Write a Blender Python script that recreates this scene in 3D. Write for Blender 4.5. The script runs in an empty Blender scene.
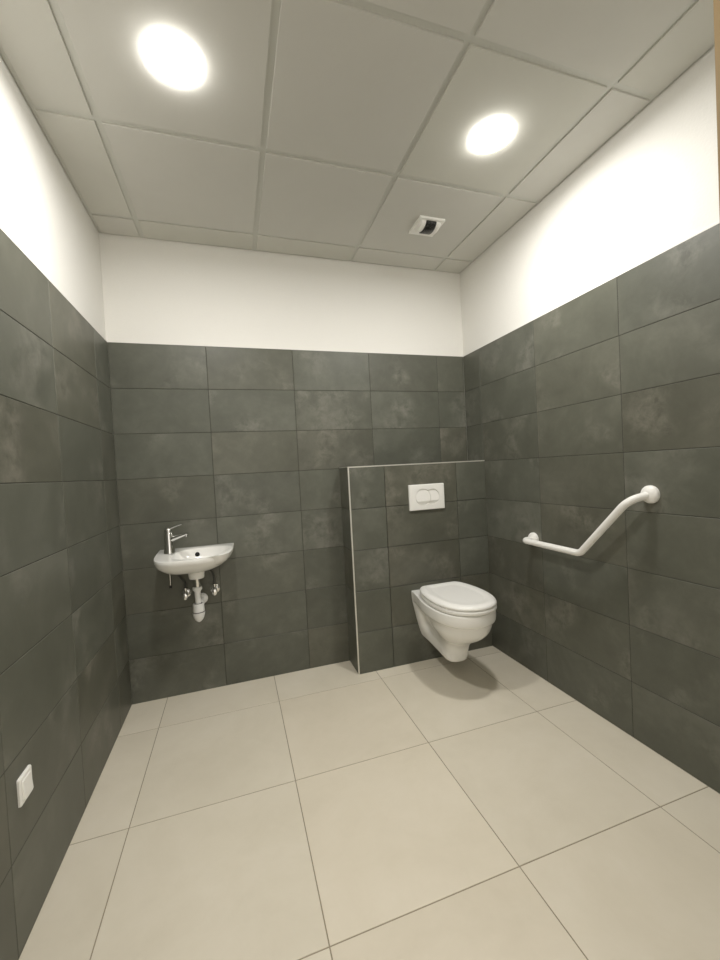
import bpy, bmesh, math, random
from mathutils import Vector, Matrix
PI = math.pi
random.seed(7)
scene = bpy.context.scene
COL = scene.collection

# ------------------------------------------------------------------ room figures (metres)
W, H, HT = 2.2133, 2.5802, 2.0          # width, ceiling, height of the wall tiles
YF = -2.185                             # room face of the front wall
CAM = (0.60877, -2.48240, 1.23555)
YAW, PITCH, ROLL, FPX = 0.30733, -0.025413, -0.052607, 398.287
C1, D2, CG = 0.2066, -0.1744, 0.5983    # ceiling grid
FX0, FY1, FT = 0.1815, -0.289, 0.59545  # floor grid
BD, BX, BH, BJ = 0.1965, 1.2615, 1.2565, 0.2315   # boxed-in cistern wall

# ------------------------------------------------------------------ helpers
WLOC = {}
def link(o, parent=None, loc=(0, 0, 0)):
    COL.objects.link(o)
    WLOC[o.name] = Vector(loc)
    if parent:
        o.parent = parent
        o.location = Vector(loc) - WLOC[parent.name]
    else:
        o.location = loc
    return o

def thing(name, label, cat, loc, group=None):
    o = bpy.data.objects.new(name, None)
    o.empty_display_size = 0.05
    o['label'] = label; o['category'] = cat
    if group: o['group'] = group
    return link(o, None, loc)

def obj(name, bm, mats, parent=None, loc=None, smooth=None, label=None):
    """link bm (built in world coordinates) as one mesh object"""
    if loc is None:
        loc = WLOC[parent.name] if parent else (0, 0, 0)
    bmesh.ops.translate(bm, verts=bm.verts, vec=-Vector(loc))
    me = bpy.data.meshes.new(name)
    bmesh.ops.recalc_face_normals(bm, faces=bm.faces)
    if smooth is not None:
        for f in bm.faces: f.smooth = True
        for e in bm.edges:
            if len(e.link_faces) == 2 and e.calc_face_angle(0) > smooth: e.smooth = False
    bm.to_mesh(me); bm.free()
    for m in (mats if isinstance(mats, (list, tuple)) else [mats]): me.materials.append(m)
    o = bpy.data.objects.new(name, me)
    if label: o['label'] = label
    return link(o, parent, loc)

def struct(o):
    o['kind'] = 'structure'
    return o

def box(bm, a, b, mat=0):
    vs = [bm.verts.new((x, y, z)) for x in (a[0], b[0]) for y in (a[1], b[1]) for z in (a[2], b[2])]
    fs = [bm.faces.new([vs[i] for i in q]) for q in
          ((0, 1, 3, 2), (4, 6, 7, 5), (0, 4, 5, 1), (2, 3, 7, 6), (0, 2, 6, 4), (1, 5, 7, 3))]
    for f in fs: f.material_index = mat
    return vs, fs

def bevel_all(bm, w, seg=2, ang=0.5):
    es = [e for e in bm.edges if len(e.link_faces) == 2 and e.calc_face_angle(0) > ang]
    bmesh.ops.bevel(bm, geom=es, offset=w, offset_type='OFFSET', segments=seg, profile=0.5, affect='EDGES')

def rings(bm, rs, cap0=True, cap1=True, mat=0, closed=True):
    """rs: list of rings (equal length lists of points)"""
    vv = [[bm.verts.new(p) for p in r] for r in rs]
    n = len(vv[0])
    for a, b in zip(vv, vv[1:]):
        for i in range(n if closed else n - 1):
            f = bm.faces.new((a[i], a[(i + 1) % n], b[(i + 1) % n], b[i])); f.material_index = mat
    if cap0: bm.faces.new(vv[0]).material_index = mat
    if cap1: bm.faces.new(vv[-1]).material_index = mat
    return vv

def lathe(bm, c, axis, prof, n=40, cap0=True, cap1=True, mat=0):
    """prof: (distance along axis, radius)"""
    a = Vector(axis).normalized()
    u = a.orthogonal().normalized(); v = a.cross(u)
    c = Vector(c)
    rings(bm, [[c + a * d + (u * math.cos(2 * PI * i / n) + v * math.sin(2 * PI * i / n)) * max(r, 1e-4)
                for i in range(n)] for d, r in prof], cap0, cap1, mat)

def catmull(pts, k):
    pts = [Vector(p) for p in pts]
    P = [pts[0] * 2 - pts[1]] + pts + [pts[-1] * 2 - pts[-2]]
    out = []
    for i in range(1, len(P) - 2):
        p0, p1, p2, p3 = P[i - 1:i + 3]
        for j in range(k):
            t = j / k
            out.append(0.5 * ((2 * p1) + (p2 - p0) * t + (2 * p0 - 5 * p1 + 4 * p2 - p3) * t * t
                              + (3 * p1 - p0 - 3 * p2 + p3) * t ** 3))
    out.append(pts[-1])
    return out

def fillet(pts, rad, k=10):
    """round the corners of a polyline"""
    pts = [Vector(p) for p in pts]
    out = [pts[0]]
    for i in range(1, len(pts) - 1):
        a = (pts[i - 1] - pts[i]).normalized(); b = (pts[i + 1] - pts[i]).normalized()
        r = rad[i - 1] if isinstance(rad, (list, tuple)) else rad
        ang = a.angle(b)
        d = min(r / math.tan(ang / 2), 0.49 * (pts[i + 1] - pts[i]).length, 0.49 * (pts[i - 1] - pts[i]).length)
        s, e = pts[i] + a * d, pts[i] + b * d
        for j in range(k + 1):
            t = j / k
            # rational quadratic = true arc
            w = math.sin(ang / 2)
            q = (s * (1 - t) ** 2 + pts[i] * 2 * w * t * (1 - t) + e * t * t) / ((1 - t) ** 2 + 2 * w * t * (1 - t) + t * t)
            out.append(q)
    out.append(pts[-1])
    return out

def tube(bm, path, r, n=24, caps=True, mat=0):
    path = [Vector(p) for p in path]
    rad = r if callable(r) else (lambda t: r)
    T = []
    for i in range(len(path)):
        a = path[max(i - 1, 0)]; b = path[min(i + 1, len(path) - 1)]
        T.append((b - a).normalized())
    u = T[0].orthogonal().normalized()
    rs = []
    for i, p in enumerate(path):
        u = (u - T[i] * u.dot(T[i])).normalized(); v = T[i].cross(u)
        rr = rad(i / (len(path) - 1))
        rs.append([p + (u * math.cos(2 * PI * k / n) + v * math.sin(2 * PI * k / n)) * rr for k in range(n)])
    rings(bm, rs, caps, caps, mat)

def tiles(bm, o, u, v, nrm, uj, vj, gap, depth, rnd, mat=0, chamfer=0.0012, skip=None):
    """one slab per cell of the joint grid; the face lies on the plane through o, nrm points out of it"""
    o, u, v, nrm = Vector(o), Vector(u), Vector(v), Vector(nrm)
    lay = bm.loops.layers.float_color.get('rnd') or bm.loops.layers.float_color.new('rnd')
    for i in range(len(uj) - 1):
        for j in range(len(vj) - 1):
            if skip and skip(i, j): continue
            a0 = uj[i] + (gap / 2 if i else 0); a1 = uj[i + 1] - (gap / 2 if i < len(uj) - 2 else 0)
            b0 = vj[j] + (gap / 2 if j else 0); b1 = vj[j + 1] - (gap / 2 if j < len(vj) - 2 else 0)
            rv = (rnd.random(), rnd.random(), rnd.random(), 1)
            def ring(ins, d): return [o + u * x + v * y - nrm * d for x, y in
                                      ((a0 + ins, b0 + ins), (a1 - ins, b0 + ins), (a1 - ins, b1 - ins), (a0 + ins, b1 - ins))]
            n0 = len(bm.faces)
            vv = rings(bm, [ring(0, depth), ring(0, chamfer), ring(chamfer, 0)], True, True, mat)
            bm.faces.ensure_lookup_table()
            for f in bm.faces[n0:]:
                for l in f.loops: l[lay] = rv

# ------------------------------------------------------------------ materials
def new_mat(name):
    m = bpy.data.materials.new(name); m.use_nodes = True
    nt = m.node_tree
    return m, nt, nt.nodes['Principled BSDF']

def N(nt, t, **kw):
    n = nt.nodes.new(t)
    for k, v in kw.items():
        if k in n.inputs.keys(): n.inputs[k].default_value = v
        else: setattr(n, k, v)
    return n

def plain(name, col, rough, metal=0.0, noise=0.0, bump=0.0, scale=40, spec=0.5, coat=0.0):
    m, nt, b = new_mat(name)
    b.inputs['Roughness'].default_value = rough
    b.inputs['Metallic'].default_value = metal
    b.inputs['Specular IOR Level'].default_value = spec
    b.inputs['Coat Weight'].default_value = coat
    b.inputs['Coat Roughness'].default_value = 0.06
    tc = N(nt, 'ShaderNodeTexCoord')
    nz = N(nt, 'ShaderNodeTexNoise', Scale=scale, Detail=4.0)
    nt.links.new(tc.outputs['Object'], nz.inputs['Vector'])
    mx = N(nt, 'ShaderNodeMix', data_type='RGBA')
    mx.inputs[6].default_value = (*[c * (1 - noise) for c in col], 1)
    mx.inputs[7].default_value = (*[min(1, c * (1 + noise)) for c in col], 1)
    nt.links.new(nz.outputs['Fac'], mx.inputs[0])
    nt.links.new(mx.outputs[2], b.inputs['Base Color'])
    if bump:
        bp = N(nt, 'ShaderNodeBump', Strength=bump, Distance=0.002)
        nt.links.new(nz.outputs['Fac'], bp.inputs['Height'])
        nt.links.new(bp.outputs['Normal'], b.inputs['Normal'])
    return m

def tile_mat(name, dark, mid, light, warm, rough, tvar, s1, spec=0.5, fine=0.25, bump=0.05, smudge=None):
    """cloudy stoneware: every tile takes its own piece of the pattern through the 'rnd' attribute"""
    m, nt, b = new_mat(name); L = nt.links.new
    b.inputs['Specular IOR Level'].default_value = spec
    tc = N(nt, 'ShaderNodeTexCoord'); at = N(nt, 'ShaderNodeAttribute', attribute_name='rnd')
    sc = N(nt, 'ShaderNodeVectorMath', operation='SCALE'); sc.inputs['Scale'].default_value = 13.0
    L(at.outputs['Vector'], sc.inputs[0])
    ad = N(nt, 'ShaderNodeVectorMath', operation='ADD')
    L(tc.outputs['Object'], ad.inputs[0]); L(sc.outputs[0], ad.inputs[1])
    n1 = N(nt, 'ShaderNodeTexNoise', Scale=s1, Detail=7.0, Roughness=0.62, Distortion=0.5)
    n2 = N(nt, 'ShaderNodeTexNoise', Scale=s1 * 5, Detail=8.0, Roughness=0.7, Distortion=0.3)
    n3 = N(nt, 'ShaderNodeTexNoise', Scale=160.0, Detail=3.0)
    L(ad.outputs[0], n1.inputs['Vector']); L(ad.outputs[0], n2.inputs['Vector']); L(tc.outputs['Object'], n3.inputs['Vector'])
    mixn = N(nt, 'ShaderNodeMath', operation='MULTIPLY_ADD'); mixn.inputs[1].default_value = fine
    L(n2.outputs['Fac'], mixn.inputs[0])
    s = N(nt, 'ShaderNodeMath', operation='MULTIPLY'); s.inputs[1].default_value = 1 - fine
    L(n1.outputs['Fac'], s.inputs[0]); L(s.outputs[0], mixn.inputs[2])
    cr = N(nt, 'ShaderNodeValToRGB'); e = cr.color_ramp.elements
    e[0].position = 0.33; e[0].color = (*dark, 1); e[1].position = 0.70; e[1].color = (*light, 1)
    k = cr.color_ramp.elements.new(0.5); k.color = (*mid, 1)
    L(mixn.outputs[0], cr.inputs['Fac'])
    base = cr.outputs['Color']
    if smudge:      # sparse pale scuffs of the glaze, broken up by fine grain
        n4 = N(nt, 'ShaderNodeTexNoise', Scale=3.6, Detail=2.0)
        sh = N(nt, 'ShaderNodeVectorMath', operation='ADD'); sh.inputs[1].default_value = (5.3, 2.7, 9.1)
        L(ad.outputs[0], sh.inputs[0]); L(sh.outputs[0], n4.inputs['Vector'])
        m1 = N(nt, 'ShaderNodeMapRange', interpolation_type='SMOOTHSTEP'); m1.inputs['From Min'].default_value = 0.50; m1.inputs['From Max'].default_value = 0.70
        m2 = N(nt, 'ShaderNodeMapRange'); m2.inputs['From Min'].default_value = 0.38; m2.inputs['From Max'].default_value = 0.68
        L(n4.outputs['Fac'], m1.inputs['Value']); L(n2.outputs['Fac'], m2.inputs['Value'])
        mm = N(nt, 'ShaderNodeMath', operation='MULTIPLY'); L(m1.outputs[0], mm.inputs[0]); L(m2.outputs[0], mm.inputs[1])
        sm = N(nt, 'ShaderNodeMix', data_type='RGBA'); sm.inputs[7].default_value = (*smudge, 1)
        L(mm.outputs[0], sm.inputs[0]); L(base, sm.inputs[6]); base = sm.outputs[2]
    sep = N(nt, 'ShaderNodeSeparateXYZ'); L(at.outputs['Vector'], sep.inputs[0])
    pw = N(nt, 'ShaderNodeMath', operation='POWER'); pw.inputs[1].default_value = 3.0
    L(sep.outputs['Y'], pw.inputs[0])
    wm = N(nt, 'ShaderNodeMix', data_type='RGBA', blend_type='MULTIPLY'); wm.inputs[7].default_value = (*warm, 1)
    L(pw.outputs[0], wm.inputs[0]); L(base, wm.inputs[6])
    mr = N(nt, 'ShaderNodeMapRange'); mr.inputs['To Min'].default_value = 1 - tvar; mr.inputs['To Max'].default_value = 1 + tvar
    L(sep.outputs['X'], mr.inputs['Value'])
    vs = N(nt, 'ShaderNodeVectorMath', operation='SCALE')
    L(wm.outputs[2], vs.inputs[0]); L(mr.outputs[0], vs.inputs['Scale'])
    L(vs.outputs[0], b.inputs['Base Color'])
    rr = N(nt, 'ShaderNodeMapRange'); rr.inputs['To Min'].default_value = rough - 0.07; rr.inputs['To Max'].default_value = rough + 0.09
    L(n2.outputs['Fac'], rr.inputs['Value']); L(rr.outputs[0], b.inputs['Roughness'])
    bp = N(nt, 'ShaderNodeBump', Strength=bump, Distance=0.001)
    L(n3.outputs['Fac'], bp.inputs['Height']); L(bp.outputs['Normal'], b.inputs['Normal'])
    return m

def wood_mat(name):
    m, nt, b = new_mat(name); L = nt.links.new
    b.inputs['Roughness'].default_value = 0.45
    tc = N(nt, 'ShaderNodeTexCoord'); mp = N(nt, 'ShaderNodeMapping'); mp.inputs['Scale'].default_value = (30, 30, 1.6)
    L(tc.outputs['Object'], mp.inputs['Vector'])
    nz = N(nt, 'ShaderNodeTexNoise', Scale=1.6, Detail=6.0, Distortion=0.8); L(mp.outputs[0], nz.inputs['Vector'])
    cr = N(nt, 'ShaderNodeValToRGB'); e = cr.color_ramp.elements
    e[0].position = 0.3; e[0].color = (0.26, 0.180, 0.085, 1); e[1].position = 0.7; e[1].color = (0.41, 0.295, 0.150, 1)
    L(nz.outputs['Fac'], cr.inputs['Fac']); L(cr.outputs['Color'], b.inputs['Base Color'])
    return m

def emit_mat(name, col, strength):
    m, nt, b = new_mat(name)
    b.inputs['Base Color'].default_value = (0.9, 0.9, 0.88, 1)
    b.inputs['Roughness'].default_value = 0.4
    b.inputs['Emission Color'].default_value = (*col, 1)
    b.inputs['Emission Strength'].default_value = strength
    return m

M_PLASTER = plain('white_plaster', (0.79, 0.78, 0.745), 0.9, noise=0.015, bump=0.35, scale=120, spec=0.25)
M_BOARD = tile_mat('ceiling_board', (0.595, 0.588, 0.55), (0.61, 0.603, 0.565), (0.625, 0.618, 0.58), (0.985, 0.99, 0.965), 0.88, 0.012, 2.0, spec=0.2, bump=0.15)
M_GRID = plain('painted_grid_steel', (0.58, 0.582, 0.54), 0.55, noise=0.01)
M_WTILE = tile_mat('charcoal_stoneware', (0.085, 0.088, 0.0695), (0.105, 0.109, 0.087), (0.143, 0.146, 0.120), (1.01, 0.97, 0.935), 0.42, 0.09, 3.0, spec=0.45, fine=0.3, smudge=(0.19, 0.188, 0.16))
M_WGROUT = plain('dark_grout', (0.05, 0.049, 0.04), 0.9, noise=0.1, scale=60)
M_FTILE = tile_mat('greige_stoneware', (0.68, 0.628, 0.515), (0.725, 0.672, 0.558), (0.77, 0.718, 0.61), (0.99, 0.97, 0.95), 0.42, 0.02, 2.2, spec=0.45, bump=0.04)
M_FGROUT = plain('brown_grey_grout', (0.33, 0.285, 0.21), 0.9, noise=0.1, scale=60)
M_CERAMIC = plain('glazed_white_ceramic', (0.88, 0.875, 0.845), 0.18, noise=0.004, spec=0.5, coat=0.4)
M_SEAT = plain('white_seat_plastic', (0.88, 0.875, 0.845), 0.30, noise=0.004)
M_PLASTIC = plain('white_plastic', (0.87, 0.865, 0.83), 0.38, noise=0.006)
M_POWDER = plain('white_coated_steel', (0.87, 0.86, 0.83), 0.35, noise=0.006)
M_CHROME = plain('polished_chrome', (0.78, 0.78, 0.77), 0.09, metal=1.0, noise=0.01)
M_BRAID = plain('braided_hose', (0.06, 0.06, 0.055), 0.45, metal=0.3, noise=0.3, scale=300, bump=0.5)
M_BLACK = plain('black_plastic', (0.012, 0.012, 0.012), 0.35, noise=0.2)
M_DARK = plain('dark_hole', (0.006, 0.006, 0.006), 0.8, noise=0.1)
M_TRAP = plain('bright_white_plastic', (0.88, 0.885, 0.88), 0.35, noise=0.006)
M_TRIM = plain('brushed_aluminium_trim', (0.72, 0.70, 0.64), 0.38, metal=0.55, noise=0.03)
M_WOOD = wood_mat('oak_veneer')
LCOL = (1.0, 0.972, 0.925)
LAMP_W, LAMP_SPREAD = 4.5, 176
M_LAMP = emit_mat('lit_opal_diffuser', LCOL, 17.0)

# lens with the fine grid of a detector window
def lens_mat():
    m, nt, b = new_mat('black_ribbed_lens'); L = nt.links.new
    b.inputs['Roughness'].default_value = 0.3
    tc = N(nt, 'ShaderNodeTexCoord')
    vo = N(nt, 'ShaderNodeTexVoronoi', Scale=110.0); L(tc.outputs['Object'], vo.inputs['Vector'])
    cr = N(nt, 'ShaderNodeValToRGB'); e = cr.color_ramp.elements
    e[0].position = 0.15; e[0].color = (0.07, 0.07, 0.062, 1); e[1].position = 0.45; e[1].color = (0.006, 0.006, 0.006, 1)
    L(vo.outputs['Distance'], cr.inputs['Fac']); L(cr.outputs['Color'], b.inputs['Base Color'])
    return m
M_LENS = lens_mat()

# ------------------------------------------------------------------ setting
rnd = random.Random(11)
REC = 0.006      # the plaster lies this far behind the tile faces
TH = 0.16

# floor
bm = bmesh.new()
box(bm, (-TH, -3.6, -0.12), (W + TH, TH, -0.0012), 1)
xs = [0.0] + [FX0 + k * FT for k in range(0, 4)] + [W]
ys = [0.0] + [-FY1 + k * FT for k in range(0, 6)] + [3.6]
tiles(bm, (0, 0, 0), (1, 0, 0), (0, -1, 0), (0, 0, 1), xs, ys, 0.0035, 0.01, rnd, 0, 0.0006)
struct(obj('floor', bm, [M_FTILE, M_FGROUT]))

# ceiling boards
bm = bmesh.new()
cx = [0.012] + [C1 + k * CG for k in range(0, 4)] + [W - 0.012]
cy = [0.012] + [-D2 + k * CG for k in range(0, 4)] + [-YF - 0.012]
tiles(bm, (0, 0, H), (1, 0, 0), (0, -1, 0), (0, 0, -1), cx, cy, 0.025, 0.03, rnd, 0, 0.0015)
ceil = struct(obj('ceiling', bm, M_BOARD))
bm = bmesh.new()
z0, z1 = H + 0.007, H + 0.04
for x in cx[1:-1]: box(bm, (x - 0.02, YF, z0), (x + 0.02, 0.0, z1))
for y in cy[1:-1]: box(bm, (0, -y - 0.02, z0 + 0.0002), (W, -y + 0.02, z1))
box(bm, (-0.004, YF, z0 + 0.0004), (0.03, 0, z1)); box(bm, (W - 0.03, YF, z0 + 0.0004), (W + 0.004, 0, z1))
box(bm, (0, -0.03, z0 + 0.0006), (W, 0.004, z1)); box(bm, (0, YF, z0 + 0.0006), (W, YF + 0.03, z1))
box(bm, (-TH, YF - 0.2, H + 0.035), (W + TH, TH, H + 0.08))
obj('ceiling_grid', bm, M_GRID, ceil)

vz = [0.25 * k for k in range(9)]
def wall(name, a, b, o, u, nrm, uj, vj=vz):
    bm = bmesh.new(); box(bm, a, b)
    w = struct(obj(name, bm, M_PLASTER))
    bm = bmesh.new()
    tiles(bm, o, u, (0, 0, 1), nrm, uj, vj, 0.0023, REC, rnd, 0)
    nv = Vector(nrm); uu = Vector(u); oo = Vector(o)
    p = oo + uu * uj[0] - nv * 0.0014; q = oo + uu * uj[-1] - nv * REC + Vector((0, 0, vj[-1] - 0.002))
    box(bm, [min(p[i], q[i]) for i in range(3)], [max(p[i], q[i]) for i in range(3)], 1)
    obj('tile_cladding', bm, [M_WTILE, M_WGROUT], w)
    bm = bmesh.new()
    p = oo + uu * uj[0] + Vector((0, 0, vj[-1])); q = oo + uu * uj[-1] - nv * REC + Vector((0, 0, vj[-1] + 0.006))
    box(bm, [min(p[i], q[i]) for i in range(3)], [max(p[i], q[i]) for i in range(3)])
    obj('sealant_edge', bm, M_PLASTER, w)
    return w
wall('wall_back', (-TH, REC, 0), (W + TH, TH, H + 0.03), (0, 0, 0), (1, 0, 0), (0, -1, 0), [0, .5, 1, 1.5, 2, W])
wall('wall_left', (-TH, YF - 0.2, 0), (-REC, REC, H + 0.03), (0, 0, 0), (0, -1, 0), (1, 0, 0), [0, .225, .725, 1.225, 1.725, -YF])
wall('wall_right', (W + REC, YF - 0.2, 0), (W + TH, REC, H + 0.03), (W, 0, 0), (0, -1, 0), (-1, 0, 0), [0, .19, .69, 1.19, 1.69, -YF])
# front wall with the doorway the photographer stands in
DX0, DX1, DZ = 0.10, 1.191, 2.12
bm = bmesh.new()
box(bm, (-REC, YF - 0.2, 0), (DX0, YF, H + 0.03)); box(bm, (DX1, YF - 0.2, 0), (W + REC, YF, H + 0.03))
box(bm, (DX0, YF - 0.2, DZ), (DX1, YF, H + 0.03))
struct(obj('wall_front', bm, M_PLASTER))
bm = bmesh.new()
L0 = 0.04
box(bm, (DX1 - L0, YF - 0.2, 0), (DX1, YF, DZ)); box(bm, (DX0, YF - 0.2, 0), (DX0 + L0, YF, DZ))
box(bm, (DX0 + L0, YF - 0.2, DZ - L0), (DX1 - L0, YF, DZ))
# stop bead, and the flat architraves on the room side
box(bm, (DX1 - L0 - 0.012, YF - 0.2, 0), (DX1 - L0, YF - 0.06, DZ - L0)); box(bm, (DX0 + L0, YF - 0.2, 0), (DX0 + L0 + 0.012, YF - 0.06, DZ - L0))
box(bm, (DX1 - L0, YF, 0), (DX1 + 0.04, YF + 0.012, DZ + 0.04)); box(bm, (DX0 - 0.04, YF, 0), (DX0 + L0, YF + 0.012, DZ + 0.04))
box(bm, (DX0 + L0, YF, DZ - L0), (DX1 - L0, YF + 0.012, DZ + 0.04))
struct(obj('door_1', bm, M_WOOD))

# boxed-in wall in front of the cistern
g = 0.0065
bm = bmesh.new()
box(bm, (BX + 0.008, -BD + 0.008, 0), (W - 0.0005, -0.0005, BH - 0.008))
part_wall = struct(obj('wall_partition', bm, M_WGROUT))
bm = bmesh.new()
tiles(bm, (BX, -BD, 0), (1, 0, 0), (0, 0, 1), (0, -1, 0), [g, BJ, BJ + .5, W - BX - .0005], [0, .25, .5, .75, 1.0, BH - g], 0.003, 0.0075, rnd)
tiles(bm, (BX, 0, 0), (0, -1, 0), (0, 0, 1), (-1, 0, 0), [0.0005, BD - g], [0, .25, .5, .75, 1.0, BH - g], 0.003, 0.0075, rnd)
tiles(bm, (BX, -BD, BH), (1, 0, 0), (0, 1, 0), (0, 0, 1), [g, BJ, BJ + .5, W - BX - .0005], [g, BD - .0005], 0.003, 0.0075, rnd)
obj('tile_cladding', bm, M_WTILE, part_wall)
bm = bmesh.new()
box(bm, (BX - 0.001, -BD - 0.001, 0), (BX + 0.007, -BD + 0.004, BH + 0.001))
box(bm, (BX + 0.007, -BD - 0.001, BH - 0.006), (W - 0.0005, -BD + 0.004, BH + 0.001))
box(bm, (BX - 0.001, -BD + 0.004, BH - 0.004), (BX + 0.004, -0.0005, BH + 0.001))
obj('edge_trim', bm, M_TRIM, part_wall, label='slim light metal edge trim')

# ------------------------------------------------------------------ ceiling lights
def ceiling_light(x, y, label):
    t = thing('ceiling_light', label, 'light', (x, y, H), 'round ceiling lights')
    R = 0.083
    bm = bmesh.new()
    lathe(bm, (x, y, H - 0.0005), (0, 0, -1), [(0.0, R), (0.003, R), (0.008, R - 0.005), (0.014, R - 0.018), (0.017, R - 0.04), (0.0185, 0.02), (0.0187, 0.002)], 48, False, True)
    obj('diffuser', bm, M_LAMP, t, smooth=0.9, label='glowing white diffuser')
    ld = bpy.data.lights.new('lamp', 'AREA'); ld.shape = 'DISK'; ld.size = 0.16; ld.energy = LAMP_W; ld.color = LCOL
    ld.spread = math.radians(LAMP_SPREAD)
    lo = bpy.data.objects.new('lamp', ld); link(lo, t, (x, y, H - 0.021))
    return t
LX = (C1 + CG / 2, C1 + CG * 2.5); LY = D2 - CG * 1.5
ceiling_light(LX[0], LY, 'round lit ceiling light on the washbasin side, nearest the left wall')
ceiling_light(LX[1], LY, 'round lit ceiling light on the toilet side, nearest the right wall')

# ------------------------------------------------------------------ ceiling detector
sx, sy = 1.718, -0.462
t = thing('motion_detector', 'small white square motion detector with black curved lens on the ceiling', 'sensor', (sx, sy, H))
bm = bmesh.new(); box(bm, (sx - .075, sy - .075, H - .012), (sx + .075, sy + .075, H - .0003)); bevel_all(bm, .004)
obj('base_plate', bm, M_PLASTIC, t, smooth=0.6)
def half_barrel(bm, x0, x1, r, zc, squash=0.75):
    n = 24
    rs = []
    for x, rr in ((x0, r - .003), (x0 + .003, r), (x1 - .003, r), (x1, r - .003)):
        rs.append([(x, sy - .010 + rr * math.cos(PI * i / n), zc - rr * squash * math.sin(PI * i / n)) for i in range(n + 1)])
    rings(bm, rs)
for xa, xb in ((sx - .058, sx - .0302), (sx + .0302, sx + .058)):
    bm = bmesh.new(); half_barrel(bm, xa, xb, .048, H - .0122, .50)
    obj('side_cheek', bm, M_PLASTIC, t, smooth=0.6)
bm = bmesh.new(); half_barrel(bm, sx - .0300, sx + .0300, .052, H - .0122, 0.55)
obj('lens', bm, M_LENS, t, smooth=0.6, label='black ribbed lens')

# ------------------------------------------------------------------ wall switch low on the left wall
wy, wz = -1.141, 0.402
t = thing('wall_switch', 'small white square switch plate set low on the dark left wall', 'switch', (0, wy, wz))
def rrect(cy_, cz_, hw, hh, r, n=6):
    out = []
    for sx_, sz_, a0 in ((1, 1, 0), (-1, 1, PI / 2), (-1, -1, PI), (1, -1, 1.5 * PI)):
        for k in range(n + 1):
            a = a0 + PI / 2 * k / n
            out.append((cy_ + sx_ * (hw - r) + r * math.cos(a), cz_ + sz_ * (hh - r) + r * math.sin(a)))
    return out
def plate(bm, hw, hh, r, levels, cy_, cz_, P):
    rings(bm, [[P(d, a, b) for a, b in rrect(cy_, cz_, hw - ins, hh - ins, max(r - ins, .0005))] for d, ins in levels])
Px = lambda d, a, b: (d, a, b)
bm = bmesh.new(); plate(bm, .034, .038, .004, [(.0003, 0), (.005, 0), (.008, .003)], wy, wz, Px)
obj('frame', bm, M_PLASTIC, t, smooth=0.5)
bm = bmesh.new()
plate(bm, .0235, .0265, .003, [(.0075, 0), (.0105, 0), (.012, .0015)], wy, wz, Px)
for v in bm.verts:            # tilted rocker: top edge pressed in
    if v.co.x > .009: v.co.x += (wz - v.co.z) * 0.07
obj('rocker', bm, M_PLASTIC, t, smooth=0.5)

# ------------------------------------------------------------------ flush plate
px0, pz0 = 1.7705, 1.0425
t = thing('flush_plate', 'white rectangular flush plate with two round buttons above the toilet', 'flush plate', (px0, -BD, pz0))
Py = lambda d, a, b: (a, -BD - d, b)
def cut_with(o, cyls):
    """subtract short cylinders (axis y) from mesh object o"""
    for (cx_, cz_, r, d0, d1) in cyls:
        b2 = bmesh.new()
        lathe(b2, (cx_, -BD - d0, cz_), (0, -1, 0), [(0, r), (d1 - d0, r)], 72)
        bmesh.ops.recalc_face_normals(b2, faces=b2.faces)
        bmesh.ops.translate(b2, verts=b2.verts, vec=-WLOC[o.name])
        me = bpy.data.meshes.new('cutter'); b2.to_mesh(me); b2.free()
        c = bpy.data.objects.new('cutter', me); COL.objects.link(c); c.location = WLOC[o.name]
        md = o.modifiers.new('cut', 'BOOLEAN'); md.operation = 'DIFFERENCE'; md.object = c; md.solver = 'EXACT'
        bpy.context.view_layer.update()
        dg = bpy.context.evaluated_depsgraph_get()
        new = bpy.data.meshes.new_from_object(o.evaluated_get(dg))
        o.modifiers.clear(); o.data = new
        bpy.data.objects.remove(c)
bxl, bxr, bz, RL, RR = px0 - .0285, px0 + .0365, pz0 + .0005, .0525, .049
bm = bmesh.new(); plate(bm, .123, .081, .005, [(.0003, 0), (.010, 0), (.0135, .003), (.014, .006)], px0, pz0, Py)
fr = obj('frame', bm, M_PLASTIC, t, smooth=0.5)
cut_with(fr, [(bxl, bz, RL, .003, .03), (bxr, bz, RR, .0045, .03)])
def button(cx_, cz_, r, h, label):
    """dished disc: field tilted in at the top, a lip turned back along the bottom"""
    bm = bmesh.new()
    n = 72
    def hgt(q):
        if q > -0.52: return h + 0.0072 * (1 - (q + .52) / 1.52)
        return h + 0.0072 - 0.0085 * (-0.52 - q) / 0.48
    zs = sorted(set([1 - 2 * k / 40 for k in range(41)] + [-.52, -.525]), reverse=True)
    rs = [[(cx_ + r * math.cos(2 * PI * i / n), -BD - .0042, cz_ + r * math.sin(2 * PI * i / n)) for i in range(n)]]
    for f in [1 - k / 24 * .985 for k in range(25)]:
        rs.append([(cx_ + r * f * math.cos(2 * PI * i / n), -BD - hgt(f * math.sin(2 * PI * i / n)), cz_ + r * f * math.sin(2 * PI * i / n)) for i in range(n)])
    rings(bm, rs)
    return obj('flush_button', bm, M_PLASTIC, t, smooth=0.35, label=label)
button(bxl, bz, RL - .0014, .0098, 'larger round button on the left')
bR = button(bxr, bz, RR - .0014, .0085, 'smaller round button tucked behind the left one')
cut_with(bR, [(bxl, bz, RL + .0012, -.01, .04)])
for p in bR.data.polygons: p.use_smooth = False

# ------------------------------------------------------------------ toilet
TX = 1.7705; YB = -BD - .0005
t = thing('toilet', 'white wall-hung toilet with closed lid against the tiled partition', 'toilet', (TX, YB, 0.10))
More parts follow.
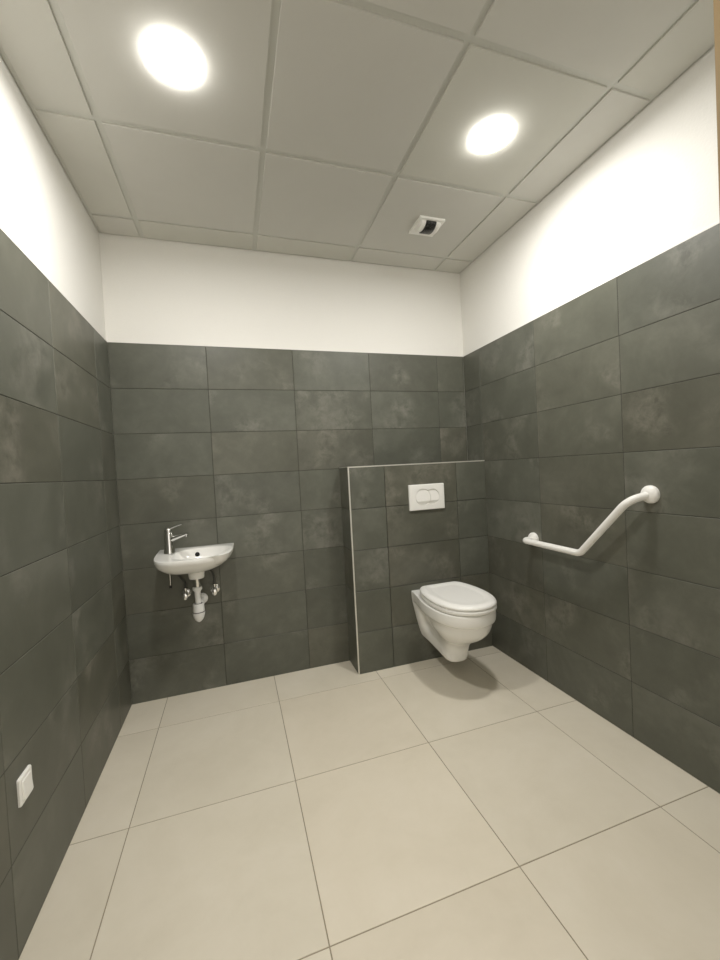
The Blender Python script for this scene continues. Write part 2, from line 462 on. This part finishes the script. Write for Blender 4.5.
# half outline of each level from back to front: (y offset from the partition, half width)
LV = [  # z, [(y, w) ...] 9 control points, the last on the centre line
    (0.122, [(.210, .022), (.220, .036), (.238, .043), (.256, .047), (.274, .047), (.292, .043), (.306, .034), (.313, .018), (.315, 0)]),
    (0.128, [(.150, .042), (.175, .052), (.205, .056), (.240, .060), (.270, .061), (.295, .056), (.313, .043), (.322, .024), (.324, 0)]),
    (0.146, [(.070, .058), (.110, .063), (.160, .065), (.215, .067), (.260, .068), (.295, .063), (.318, .049), (.330, .027), (.333, 0)]),
    (0.168, [(.0,  .076), (.050, .073), (.120, .070), (.195, .069), (.254, .071), (.295, .066), (.322, .051), (.335, .028), (.338, 0)]),
    (0.215, [(.0,  .092), (.045, .088), (.110, .074), (.190, .071), (.260, .074), (.308, .070), (.336, .054), (.350, .030), (.355, 0)]),
    (0.255, [(.0,  .103), (.040, .098), (.088, .072), (.180, .069), (.270, .084), (.331, .084), (.371, .066), (.391, .037), (.398, 0)]),
    (0.290, [(.0,  .111), (.040, .106), (.088, .078), (.185, .082), (.287, .112), (.369, .114), (.424, .089), (.453, .049), (.463, 0)]),
    (0.330, [(.0,  .119), (.040, .115), (.092, .092), (.195, .113), (.302, .142), (.394, .135), (.461, .102), (.495, .056), (.507, 0)]),
    (0.366, [(.0,  .127), (.042, .124), (.105, .114), (.203, .136), (.312, .153), (.406, .144), (.477, .108), (.512, .059), (.525, 0)]),
    (0.390, [(.0,  .132), (.045, .129), (.115, .132), (.210, .149), (.314, .159), (.411, .148), (.484, .111), (.520, .060), (.533, 0)]),
    (0.400, [(.0,  .134), (.045, .137), (.115, .149), (.210, .166), (.317, .172), (.418, .158), (.495, .118), (.534, .063), (.547, 0)]),
    (0.422, [(.0,  .136), (.045, .141), (.115, .153), (.210, .171), (.317, .177), (.420, .163), (.499, .121), (.539, .064), (.552, 0)]),
    (0.454, [(.0,  .137), (.045, .142), (.115, .154), (.210, .171), (.317, .177), (.420, .163), (.499, .121), (.539, .064), (.552, 0)]),
    (0.460, [(.002, .134), (.047, .139), (.116, .151), (.210, .168), (.317, .174), (.419, .160), (.497, .118), (.536, .062), (.549, 0)]),
]
def half_ring(cps, k=8):
    ext = [Vector(p) for p in cps]
    ext.append(Vector((ext[-2].x, -ext[-2].y)))      # mirror for a round nose
    pts = catmull(ext, k)[:k * (len(cps) - 1) + 1]
    pts[-1].y = 0
    return pts
def full_ring(cps, z, k=8, nb=8):
    h = half_ring(cps, k)
    r = [(TX - p.y, YB - p.x, z) for p in h] + [(TX + p.y, YB - p.x, z) for p in reversed(h[:-1])]
    w, y = cps[0][1], cps[0][0]
    for i in range(1, nb): r.append((TX + w - 2 * w * i / nb, YB - y, z))
    return r
# interpolate between the levels with a smooth spline in z
def levels_spline(LV, k=4):
    zs = catmull([(z, i) for i, (z, c) in enumerate(LV)], k)
    cols = [catmull([(LV[i][1][j][0], LV[i][1][j][1], LV[i][0]) for i in range(len(LV))], k) for j in range(len(LV[0][1]))]
    out = []
    for i in range(len(zs)):
        out.append((cols[0][i].z, [(max(c[i].x, 0.0), max(c[i].y, 0) if j < len(cols) - 1 else 0) for j, c in enumerate(cols)]))
    return out
bm = bmesh.new()
rings(bm, [full_ring(c, z) for z, c in levels_spline(LV)])
obj('bowl', bm, M_CERAMIC, t, smooth=0.7)
LIDC = [(.088, .108), (.096, .124), (.134, .147), (.213, .167), (.316, .175), (.422, .162), (.503, .121), (.544, .065), (.557, 0)]
def scaled(cps, d):
    """inset the outline by d metres"""
    yc = .316
    return [(yc + (y - yc) * (1 - d / .265), w * (1 - d / .19)) for y, w in cps]
TX += .005       # the seat sits a touch off the centre of the bowl
bm = bmesh.new()
rings(bm, [full_ring(scaled(LIDC, d), z) for d, z in ((.018, .4602), (.016, .4645), (.004, .4650), (.001, .468), (.000, .476), (.001, .484), (.005, .4872), (.013, .4876))])
obj('seat', bm, M_SEAT, t, smooth=0.8)
bm = bmesh.new()
rings(bm, [full_ring(scaled(LIDC, d), z) for d, z in ((.013, .4882), (.012, .4902), (.003, .4905), (.000, .494), (.0005, .499), (.004, .5045), (.010, .509), (.019, .5125),
     (.030, .5145), (.040, .5145), (.050, .513), (.058, .5105), (.066, .5085), (.078, .5078), (.115, .5075), (.15, .5075))])
obj('lid', bm, M_SEAT, t, smooth=0.8)

# ------------------------------------------------------------------ washbasin
SX = 0.390
t = thing('washbasin', 'small white half-round washbasin mounted on the dark back wall', 'washbasin', (SX, 0, 0.692))
SA, SB = 0.2, 0.325
def basin_ring(s, z, nf=72, nb=24, sy_=None, cx_=SX - .003, cyy=-.125, dz=0.0, back=None):
    sy_ = s if sy_ is None else sy_
    r = []
    for i in range(nf + 1):
        a = PI * i / nf
        c, sn = math.cos(a), math.sin(a)
        p = 2.15 if c > 0 else 5.0
        x = SX + (SA if c > 0 else SA + .001) * math.copysign(abs(c) ** (2 / p), c); y = -SB * abs(sn) ** (2 / p)
        r.append((x, y))
    for i in range(1, nb): r.append((SX - SA + 2 * SA * i / nb, 0.0))
    out = []
    for x, y in r:
        X = cx_ + (x - cx_) * s; Y = cyy + (y - cyy) * sy_
        if back is not None: Y = min(Y, back)
        out.append((X, Y, z + dz * (-y / SB)))
    return out
def circ_ring(rad, z, cxy=(SX - .003, -.14), nf=72, nb=24):
    """circle with the same point layout as basin_ring"""
    out = []
    for i in range(nf + 1):
        a = PI * i / nf * 1.0
        out.append((cxy[0] + rad * math.cos(a), cxy[1] - rad * math.sin(a), z))
    for i in range(1, nb):
        a = PI + PI * i / nb
        out.append((cxy[0] + rad * math.cos(a), cxy[1] - rad * math.sin(a), z))
    return out
def inner_ring(s, z, ax=.152, ay=.126, c=(.424, -.176), p=2.5, nf=72, nb=24, dz=0.0):
    out = []
    for i in range(nf + nb):
        a = PI * i / nf if i <= nf else PI + PI * (i - nf) / nb
        co, sn = math.cos(a), math.sin(a)
        # follow the round front, straighter towards the back
        x = c[0] + s * ax * math.copysign(abs(co) ** (2 / p), co)
        y = c[1] - s * ay * math.copysign(abs(sn) ** (2 / p), sn)
        out.append((x, y, z + dz * (-y / SB)))
    return out
RZ = 0.843; DZ_ = -0.014
bm = bmesh.new()
def lerp_ring(a, b, f): return [tuple(p[i] * (1 - f) + q[i] * f for i in range(3)) for p, q in zip(a, b)]
outer = [basin_ring(.992, RZ - .001, dz=DZ_), basin_ring(1.0, RZ - .006, dz=DZ_), basin_ring(.998, RZ - .018, dz=DZ_),
         basin_ring(.975, RZ - .036, dz=DZ_ * .6), basin_ring(.93, RZ - .055, dz=DZ_ * .3), basin_ring(.855, RZ - .072),
         basin_ring(.75, RZ - .087), basin_ring(.60, RZ - .099), basin_ring(.43, RZ - .107),
         lerp_ring(basin_ring(.30, RZ - .112), circ_ring(.05, RZ - .112), .6), circ_ring(.0425, .726), circ_ring(.041, .715), circ_ring(.040, .698),
         circ_ring(.038, .6925), circ_ring(.018, .6920)]
outer = [[(x, min(y, -.0006), z) for x, y, z in rg] for rg in outer]
inner = [basin_ring(.972, RZ, dz=DZ_), lerp_ring(basin_ring(.95, RZ, dz=DZ_), inner_ring(1.05, RZ, dz=DZ_), .75),
         inner_ring(1.0, RZ - .002, dz=DZ_), inner_ring(.975, RZ - .010, dz=DZ_), inner_ring(.94, RZ - .026, dz=DZ_ * .7),
         inner_ring(.87, RZ - .048, dz=DZ_ * .4), inner_ring(.75, RZ - .066), inner_ring(.55, RZ - .080), inner_ring(.3, RZ - .088), circ_ring(.020, RZ - .090, (.40, -.15))]
inner = [[(x, min(y, -.0006), z) for x, y, z in rg] for rg in inner]
rings(bm, list(reversed(outer)) + inner)
obj('basin', bm, M_CERAMIC, t, smooth=0.8)
bm = bmesh.new()
lathe(bm, (.391, -.062, RZ - .036), (0, -1, 0.25), [(0, .0125), (.004, .0125), (.0045, .011), (.0048, .009)], 24)
obj('overflow_hole', bm, M_DARK, t, smooth=0.5, label='dark round overflow hole')
bm = bmesh.new()
tube(bm, [(.243, -.06, .742), (.243, -.06, .650)], .0035, 12)
obj('pull_rod', bm, M_CHROME, t, smooth=0.8, label='thin metal rod hanging underneath')
bm = bmesh.new()
lathe(bm, (.243, -.06, .650), (0, 0, -1), [(0, .004), (.003, .006), (.014, .006), (.016, .003)], 16)
obj('rod_cap', bm, M_BLACK, t, smooth=0.6, label='black end cap of the rod')

# ------------------------------------------------------------------ bottle trap
bx_, by_ = SX - .003, -.14
t = thing('bottle_trap', 'white plastic bottle trap hanging under the washbasin', 'drain trap', (bx_, by_, .448))
bm = bmesh.new(); lathe(bm, (bx_, by_, .6915), (0, 0, -1), [(0, .017), (.052, .017), (.056, .016)], 32)
obj('tailpiece', bm, M_CHROME, t, smooth=0.6, label='chrome tailpiece')
bm = bmesh.new(); lathe(bm, (bx_, by_, .643), (0, 0, -1), [(0, .018), (.001, .024), (.014, .0245), (.018, .021), (.022, .018)], 32)
obj('coupling_nut', bm, M_TRAP, t, smooth=0.5)
bm = bmesh.new(); lathe(bm, (bx_, by_, .625), (0, 0, -1), [(0, .0155), (.092, .0155)], 32)
obj('inlet_pipe', bm, M_TRAP, t, smooth=0.5)
bm = bmesh.new()
lathe(bm, (bx_, by_, .553), (0, 0, -1), [(.012, .0165), (.012, .0212), (0, .0220), (.0005, .0262), (.004, .0285), (.040, .0305), (.0435, .0310), (.044, .0270), (.050, .0270)], 40)
obj('trap_body', bm, M_TRAP, t, smooth=0.6)
bm = bmesh.new()
lathe(bm, (bx_, by_, .5055), (0, 0, -1), [(0, .0272), (.0002, .0312), (.004, .0318), (.014, .0308), (.030, .0265), (.043, .0195), (.052, .011), (.056, .004), (.0565, .0005)], 40)
obj('trap_cup', bm, M_TRAP, t, smooth=0.8)
bm = bmesh.new()
tube(bm, [(bx_ + .004, by_ + .022, .540), (bx_ + .010, -.012, .538)], .0145, 24)
lathe(bm, (bx_ + .007, by_ + .030, .540), (.12, 1, 0), [(0, .019), (.002, .0205), (.014, .0205), (.016, .017)], 28)
obj('outlet_pipe', bm, M_TRAP, t, smooth=0.6)
bm = bmesh.new()
lathe(bm, (bx_ + .010, -.0006, .538), (0, -1, 0), [(0, .031), (.003, .031), (.009, .026), (.013, .0165), (.014, .0150)], 40)
obj('wall_rosette', bm, M_TRAP, t, smooth=0.6)

bm = bmesh.new()
lathe(bm, (bx_, by_, .5535), (0, 0, -1), [(0, .0158), (0, .0195), (.002, .0215), (.004, .0215), (.004, .0158)], 32)  # black ring paints in the shade of the open gap round the inlet pipe
obj('gap_shade_ring', bm, M_BLACK, t, smooth=0.6, label='dark ring for the shaded gap at the inlet')
bm = bmesh.new()
lathe(bm, (bx_, by_, .5086), (0, 0, -1), [(0, .0275), (.0002, .0316), (.0030, .0319), (.0031, .0275)], 40)  # dark ring stands in for shade in the groove between body and cup
obj('gap_shade_ring', bm, M_BRAID, t, smooth=0.6, label='dark ring for the shaded seam round the bottle')
# ------------------------------------------------------------------ angle valves with their hoses
def angle_valve(x, z, label, top):
    t = thing('angle_valve', label, 'valve', (x, 0, z), 'chrome valves under the washbasin')
    bm = bmesh.new(); lathe(bm, (x, .0004, z), (0, -1, 0), [(0, .026), (.003, .026), (.007, .021), (.009, .011)], 36)
    obj('rosette', bm, M_CHROME, t, smooth=0.7)
    bm = bmesh.new(); lathe(bm, (x, -.009, z), (0, -1, 0), [(0, .0105), (.018, .0105), (.019, .013), (.040, .013), (.042, .009), (.046, .009)], 28)
    lathe(bm, (x, -.038, z + .008), (0, 0, 1), [(0, .0095), (.016, .0095), (.017, .0115), (.030, .0115), (.031, .008)], 24)
    obj('valve_body', bm, M_CHROME, t, smooth=0.6)
    bm = bmesh.new()
    n = 36
    def ov(d, s): return [(x + .015 * s * math.cos(2 * PI * i / n), -.055 - d, z - .002 + .021 * s * math.sin(2 * PI * i / n)) for i in range(n)]
    rings(bm, [ov(0, .8), ov(.003, 1), ov(.014, 1), ov(.018, .88), ov(.020, .5)])
    obj('handle', bm, M_CHROME, t, smooth=0.8)
    bm = bmesh.new()
    tube(bm, catmull([(x, -.038, z + .039), (x, -.038, z + .07)] + top, 8), .0052, 14)
    obj('supply_hose', bm, M_BRAID, t, smooth=0.8, label='thin grey braided hose')
angle_valve(.314, .582, 'chrome angle valve left of the white bottle trap', [(.290, -.045, .690), (.268, -.06, .735)])
angle_valve(.470, .585, 'chrome angle valve right of the white bottle trap', [(.462, -.040, .690), (.440, -.05, .727)])

# ------------------------------------------------------------------ tap
fx, fy, fz = .258, -.115, RZ - .0045
t = thing('tap', 'chrome mixer tap on the left corner of the washbasin', 'tap', (fx, fy, fz))
bm = bmesh.new()
lathe(bm, (fx, fy, fz), (0, 0, 1), [(0, .0295), (.003, .0298), (.007, .0285), (.022, .0262), (.060, .0245), (.098, .0245), (.107, .0248), (.1085, .0225), (.110, .0225)], 40)
obj('tap_body', bm, M_CHROME, t, smooth=0.6)
bm = bmesh.new()
D = Vector((.93, -.37, 0)).normalized()
def sp(d, z): return Vector((fx, fy, fz + z)) + D * d
path = catmull([sp(.005, .070), sp(.03, .082), sp(.06, .091), sp(.085, .098), sp(.108, .104)], 6)
n = 20; rs = []
for i, p in enumerate(path):
    f = i / (len(path) - 1)
    hw = .0175 - .003 * f; hh = .016 - .009 * f
    side = D.cross(Vector((0, 0, 1)))
    up = Vector((0, 0, 1)) - D * .18
    rs.append([p + side * hw * math.cos(2 * PI * k / n) + up * hh * math.sin(2 * PI * k / n) for k in range(n)])
rings(bm, rs)
q = sp(.097, .098)
lathe(bm, q, (0.1, 0, -1), [(0, .010), (.010, .010), (.011, .008)], 24)
obj('spout', bm, M_CHROME, t, smooth=0.7)
bm = bmesh.new()
lathe(bm, (fx, fy, fz + .1102), (0, 0, 1), [(0, .0215), (.004, .0225), (.018, .0222), (.026, .018), (.030, .009), (.0305, .001)], 36)
lev = [Vector((fx, fy, fz + .127)) + D * a + Vector((0, 0, b)) for a, b in ((.006, .004), (.03, .014), (.055, .022), (.080, .028))]
rs = []
for i, p in enumerate(catmull(lev, 5)):
    f = i / 15
    hw = .0105 - .003 * f; hh = .0065 - .0035 * f
    side = D.cross(Vector((0, 0, 1)))
    rs.append([p + side * hw * math.cos(2 * PI * k / 16) + Vector((0, 0, 1)) * hh * math.sin(2 * PI * k / 16) for k in range(16)])
rings(bm, rs)
obj('lever', bm, M_CHROME, t, smooth=0.7)

# ------------------------------------------------------------------ grab bar
GX = W - .078
t = thing('grab_bar', 'white bent grab bar fixed to the right wall beside the toilet', 'grab bar', (W, -.96, .80))
pa, pb = (-.632, .793), (-1.305, 1.075)
path = fillet([(W - .006, pa[0], pa[1]), (GX, pa[0], pa[1]), (GX, -1.018, .790), (GX, -1.266, 1.052), (W - .006, pb[0], pb[1])], [.036, .050, .085], 12)
bm = bmesh.new(); tube(bm, path, .0158, 28)
obj('rail', bm, M_POWDER, t, smooth=0.8)
for (y, z) in (pa, pb):
    bm = bmesh.new()
    lathe(bm, (W - .0006, y, z), (-1, 0, 0), [(0, .0365), (.008, .0365), (.014, .034), (.019, .027), (.022, .0175), (.0225, .0165)], 44)
    obj('wall_flange', bm, M_POWDER, t, smooth=0.8)

# ------------------------------------------------------------------ camera, world, view
cy_, sy_ = math.cos(YAW), math.sin(YAW)
f = Vector((sy_ * math.cos(PITCH), cy_ * math.cos(PITCH), math.sin(PITCH)))
r0 = Vector((cy_, -sy_, 0)); u0 = r0.cross(f)
rr = r0 * math.cos(ROLL) + u0 * math.sin(ROLL); uu = -r0 * math.sin(ROLL) + u0 * math.cos(ROLL)
cam = bpy.data.cameras.new('camera'); co = bpy.data.objects.new('camera', cam); COL.objects.link(co)
m = Matrix.Identity(4)
for i in range(3):
    m[i][0], m[i][1], m[i][2], m[i][3] = rr[i], uu[i], -f[i], CAM[i]
co.matrix_world = m
cam.sensor_fit = 'VERTICAL'; cam.sensor_height = 24.0; cam.sensor_width = 18.0
cam.lens = FPX / 960 * 24.0
cam.clip_start = 0.02
scene.camera = co

wd = bpy.data.worlds.new('world'); scene.world = wd; wd.use_nodes = True
bg = wd.node_tree.nodes['Background']
bg.inputs['Color'].default_value = (1.0, 0.95, 0.86, 1); bg.inputs['Strength'].default_value = 0.5

vs = scene.view_settings
vs.view_transform = 'Standard'; vs.look = 'None'; vs.gamma = 1.0; vs.use_curve_mapping = False
vs.exposure = 1.56
scene.cycles.use_denoising = True
scene.cycles.max_bounces = 12; scene.cycles.diffuse_bounces = 8; scene.cycles.glossy_bounces = 6
